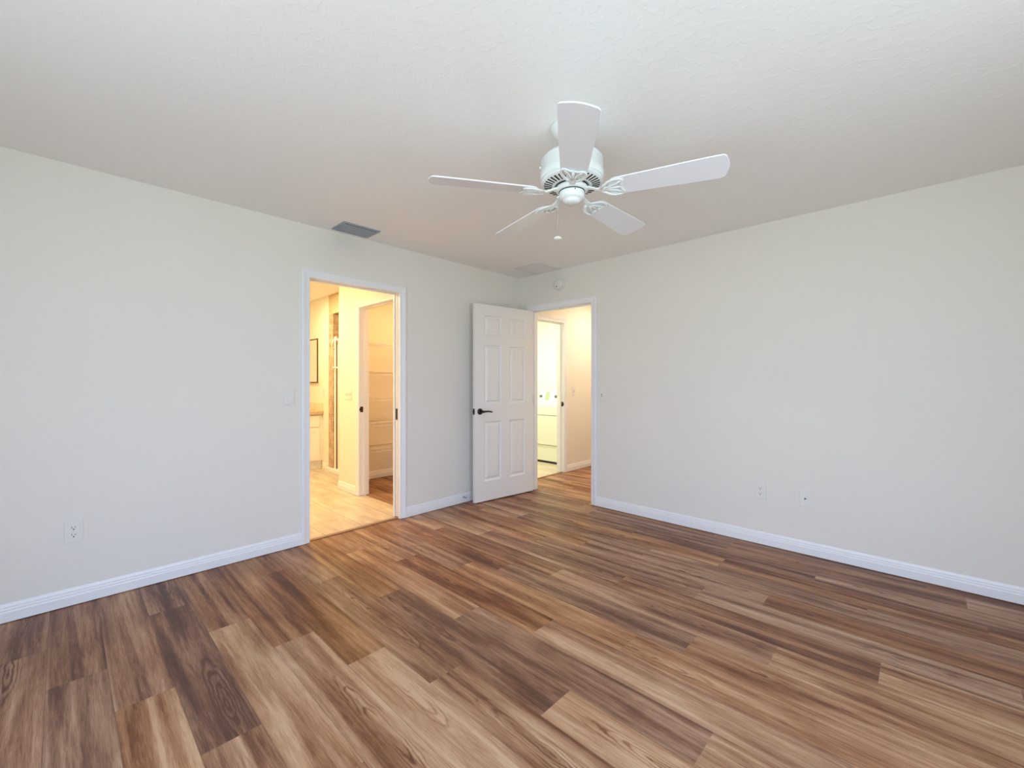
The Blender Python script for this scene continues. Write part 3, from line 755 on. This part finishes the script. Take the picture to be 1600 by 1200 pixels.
MB().lathe([(0.0005,z_(1.909)),(0.006,z_(1.909)),(0.017,z_(1.903)),(0.019,z_(1.899)),(0.016,z_(1.895)),(0.006,z_(1.892)),(0.0005,z_(1.891))], (cxp,cyp,0), 24).build('chain_pull', M_PLATE, cho)

# ------------------------------------------------------------------ bathroom things
VX1, VY1 = -2.74, -1.1125
van = thing('vanity_cabinet', 'cream bathroom vanity cabinet seen through the left doorway', 'cabinet', (-3.1, -1.8, 0))
vl = lambda x, y: (x+3.1, y+1.8)
def vbox(mb, x0, x1, y0, y1, z0, z1, bev=0):
    mb.box(x0+3.1, x1+3.1, y0+1.8, y1+1.8, z0, z1, bev=bev); return mb
b_ = MB(); vbox(b_, -3.498, VX1-0.02, -2.55, VY1, 0.12, 0.77); vbox(b_, -3.498, VX1-0.055, -2.55, VY1, 0.001, 0.12)
b_.build('carcass', M_VANITY, van)
for y0, y1 in ((-2.52, -2.08), (-2.06, -1.62), (-1.60, -1.16)):
    d = MB(); vbox(d, VX1-0.020, VX1-0.002, y0, y1, 0.60, 0.755, bev=0.004); d.build('drawer_front', M_VANITY, van)
    d = MB(); vbox(d, VX1-0.020, VX1-0.002, y0, y1, 0.135, 0.585, bev=0.004)
    for a0, a1, c0, c1 in ((y0, y0+0.055, 0.135, 0.585), (y1-0.055, y1, 0.135, 0.585), (y0+0.055, y1-0.055, 0.135, 0.19), (y0+0.055, y1-0.055, 0.53, 0.585)):
        vbox(d, VX1-0.003, VX1+0.004, a0, a1, c0, c1)
    d.build('cabinet_door', M_VANITY, van)
ct = thing('countertop', 'tan stone countertop on the bathroom vanity', 'countertop', (-3.1, -1.8, 0.771))
b_ = MB(); b_.box(-3.498+3.1, VX1+0.02+3.1, -2.57+1.8, VY1+1.8, 0, 0.045, bev=0.004); b_.build('slab', M_COUNTER, ct)
M_SPLASH = plain('cream_stone_splash', (0.72, 0.64, 0.46), 0.3, var=0.08, scale=20)
b_ = MB(); b_.box(-3.498+3.1, VX1+3.1, VY1-0.022+1.8, VY1+1.8, 0.0455, 0.155); b_.box(-3.498+3.1, -3.476+3.1, -2.57+1.8, VY1-0.023+1.8, 0.0455, 0.155)
b_.build('backsplash', M_SPLASH, ct)
mc = thing('medicine_cabinet', 'mirrored medicine cabinet on the cream bathroom wall above the vanity', 'mirror', (-3.150, -1.1105, 1.53))
MB().box(-0.268, 0.268, -0.012, 0.0, -0.312, 0.312).build('box', M_VANITY, mc)
b_ = MB()
for a0, a1, c0, c1 in ((-0.273, -0.258, -0.317, 0.317), (0.252, 0.273, -0.317, 0.317), (-0.258, 0.252, -0.317, -0.302), (-0.258, 0.252, 0.302, 0.317)):
    b_.box(a0, a1, -0.026, -0.0122, c0, c1)
b_.build('frame', plain('dark_olive_metal', (0.12, 0.085, 0.04), 0.35, metal=0.7), mc)
MB().box(-0.2575, 0.2515, -0.020, -0.0122, -0.3015, 0.3015).build('mirror', M_MIRROR, mc)
M_FRAME_REFL = plain('dark_red_frame_reflection', (0.10, 0.035, 0.02), 0.5)
shd = thing('shower_door', 'chrome framed glass shower door with a tall pull bar', 'shower door', (-2.1, -1.09, 0.051))
b_ = MB()
for x0, x1, z1 in ((-2.405, -2.358, 1.79), (-2.300, -2.275, 1.76), (-1.79, -1.765, 1.79)):
    b_.box(x0+2.1, x1+2.1, -0.013, 0.013, 0, z1, bev=0.003)
b_.box(-2.275+2.1, -1.79+2.1, -0.012, 0.012, 1.735, 1.76); b_.box(-2.275+2.1, -1.79+2.1, -0.010, 0.010, 0.0, 0.035)
b_.build('frame', M_WHITEMETAL, shd)
MB().box(-2.358+2.1, -2.300+2.1, -0.004, 0.008, 0.0, 1.76).build('reflection_strip', M_FRAME_REFL, shd)  # strip coloured dark red to paint a reflection in the door frame
MB().box(-2.275+2.1, -1.79+2.1, -0.003, 0.003, 0.035, 1.735).build('glass_pane', M_SHGLASS, shd)
b_ = MB(); b_.tube([(-2.38+2.1, -0.013, 1.355), (-2.38+2.1, -0.045, 1.36), (-2.33+2.1, -0.055, 1.365), (-1.95+2.1, -0.055, 1.365), (-1.93+2.1, -0.003, 1.365)], 0.009, 10)
b_.build('towel_bar', M_WHITEMETAL, shd)
b_ = MB(); b_.tube([(-2.38+2.1, -0.013, 1.62), (-2.38+2.1, -0.05, 1.65), (-2.375+2.1, -0.05, 1.70), (-2.33+2.1, -0.05, 1.735), (-1.95+2.1, -0.05, 1.735), (-1.93+2.1, -0.003, 1.735)], 0.010, 10)
b_.build('top_bar', M_WHITEMETAL, shd)

# closet shelves
def wire_shelf(z, lab):
    t = thing('wire_shelf', lab, 'shelf', (-1.659, -0.68, z), 0, 'white wire shelves in the closet')
    d = MB(); L_ = 0.60
    for y in [-L_+i*0.026 for i in range(47)]: d.tube([(0.002, y, 0), (0.30, y, 0)], 0.0016, 5)
    for x in (0.003, 0.15): d.tube([(x, -L_, -0.004), (x, L_, -0.004)], 0.003, 6)
    d.build('wire_deck', M_WHITEMETAL, t)
    d = MB(); d.tube([(0.30, -L_, 0), (0.30, L_, 0)], 0.004, 8); d.tube([(0.302, -L_, -0.040), (0.302, L_, -0.040)], 0.004, 8)
    for y in [-L_+i*0.10 for i in range(13)]: d.tube([(0.30, y, 0), (0.302, y, -0.040)], 0.002, 5)
    d.build('front_lip', M_WHITEMETAL, t)
    return t
for z, lab in ((1.690, 'white wire closet shelf, topmost of the five'), (1.350, 'white wire closet shelf, second from the top of five'),
               (1.040, 'white wire closet shelf, middle of the five'), (0.735, 'white wire closet shelf, second from the floor of five'),
               (0.425, 'white wire closet shelf, lowest of the five')):
    wire_shelf(z, lab)

def round_lamp(loc, r, lab, power, color, blend=1.0):
    t = thing('ceiling_light', lab, 'ceiling light', loc)
    MB().lathe([(r*0.80,-0.0003),(r,-0.0003),(r,-0.006),(r*0.90,-0.012),(r*0.80,-0.010)], n=40).build('trim_ring', M_TRIM, t)
    MB().lathe([(0.001,-0.0005),(r*0.80,-0.0005),(r*0.78,-0.008),(0.001,-0.009)], n=32).build('lens', M_LAMP, t)
    l = bpy.data.lights.new('lamp', 'AREA'); l.shape = 'DISK'; l.size = r*1.6; l.energy = power; l.color = color
    o = bpy.data.objects.new('lamp', l); COL.objects.link(o); o.parent = t; o.location = (0,0,-0.016)
round_lamp((-2.22, -1.75, ZC), 0.085, 'round lit ceiling light in the bathroom near the shower', 30, (1.0, 0.79, 0.43))
round_lamp((-1.25, -2.45, ZC), 0.16, 'round ceiling light in the middle of the bathroom', 36, (1.0, 0.70, 0.35))
round_lamp((-0.85, -0.70, ZC), 0.10, 'unseen round ceiling light added to brighten the closet', 15, (1.0, 0.58, 0.24))  # added lamp, fixture out of view, gives the closet its light
round_lamp((0.60, 1.55, ZC), 0.14, 'round ceiling light in the hall', 22, (1.0, 0.79, 0.62))
round_lamp((-1.05, 0.85, ZC), 0.18, 'unseen round ceiling light added to brighten the laundry room', 38, (0.97, 1.0, 0.74))  # unseen lamp put in as the light source of the laundry

# ------------------------------------------------------------------ laundry: dryer
dr = thing('clothes_dryer', 'white clothes dryer with rear control console in the laundry room', 'dryer', (-0.83, 1.76, 0))
b_ = MB(); b_.box(-0.40, 0.40, -0.355, 0.36, 0.030, 0.865, bev=0.010); b_.build('cabinet', M_APPLIANCE, dr)
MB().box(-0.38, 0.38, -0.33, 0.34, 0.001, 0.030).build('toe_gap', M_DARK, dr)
def rrect(x0, x1, z0, z1, r, n=6):
    pts = []
    for cx_, cz_, a0 in ((x1-r, z0+r, -PI/2), (x1-r, z1-r, 0), (x0+r, z1-r, PI/2), (x0+r, z0+r, PI)):
        for i in range(n+1):
            a = a0+PI/2*i/n; pts.append((cx_+r*math.cos(a), cz_+r*math.sin(a)))
    return pts
def face_panel(mb, x0, x1, z0, z1, r, y0, y1, mi=0):
    mb.loft([[(x, y0, z) for x, z in rrect(x0, x1, z0, z1, r)], [(x, y1, z) for x, z in rrect(x0, x1, z0, z1, r)]], mi)
b_ = MB(); face_panel(b_, -0.284, 0.336, 0.269, 0.725, 0.036, -0.3552, -0.3570); b_.build('door_seam', M_GASKET, dr)
b_ = MB(); face_panel(b_, -0.276, 0.328, 0.278, 0.717, 0.030, -0.3571, -0.3700); b_.build('dryer_door', M_APPLIANCE, dr)
b_ = MB(); b_.prism([(0.02, 0.866), (0.20, 0.866), (0.20, 1.075), (0.09, 1.075), (0.03, 0.92)], 'X', -0.40, 0.40); b_.build('control_console', M_APPLIANCE, dr)
M_KNOB = plain('grey_green_knob', (0.10, 0.14, 0.11), 0.4)
tilt = math.atan2(0.06, 0.155)
for x in (-0.355, -0.045):
    MB().lathe([(0.001,0.0),(0.026,0.0),(0.023,0.022),(0.001,0.024)], n=24, axis='Y').build('knob', M_KNOB, dr, (x, 0.060, 0.990), (-tilt, 0, 0))
b_ = MB(); b_.box(-0.040, 0.040, -0.002, 0.004, -0.072, 0.072); b_.build('cycle_panel', M_DISPLAY, dr, (-0.222, 0.058, 0.995), (-tilt, 0, 0))
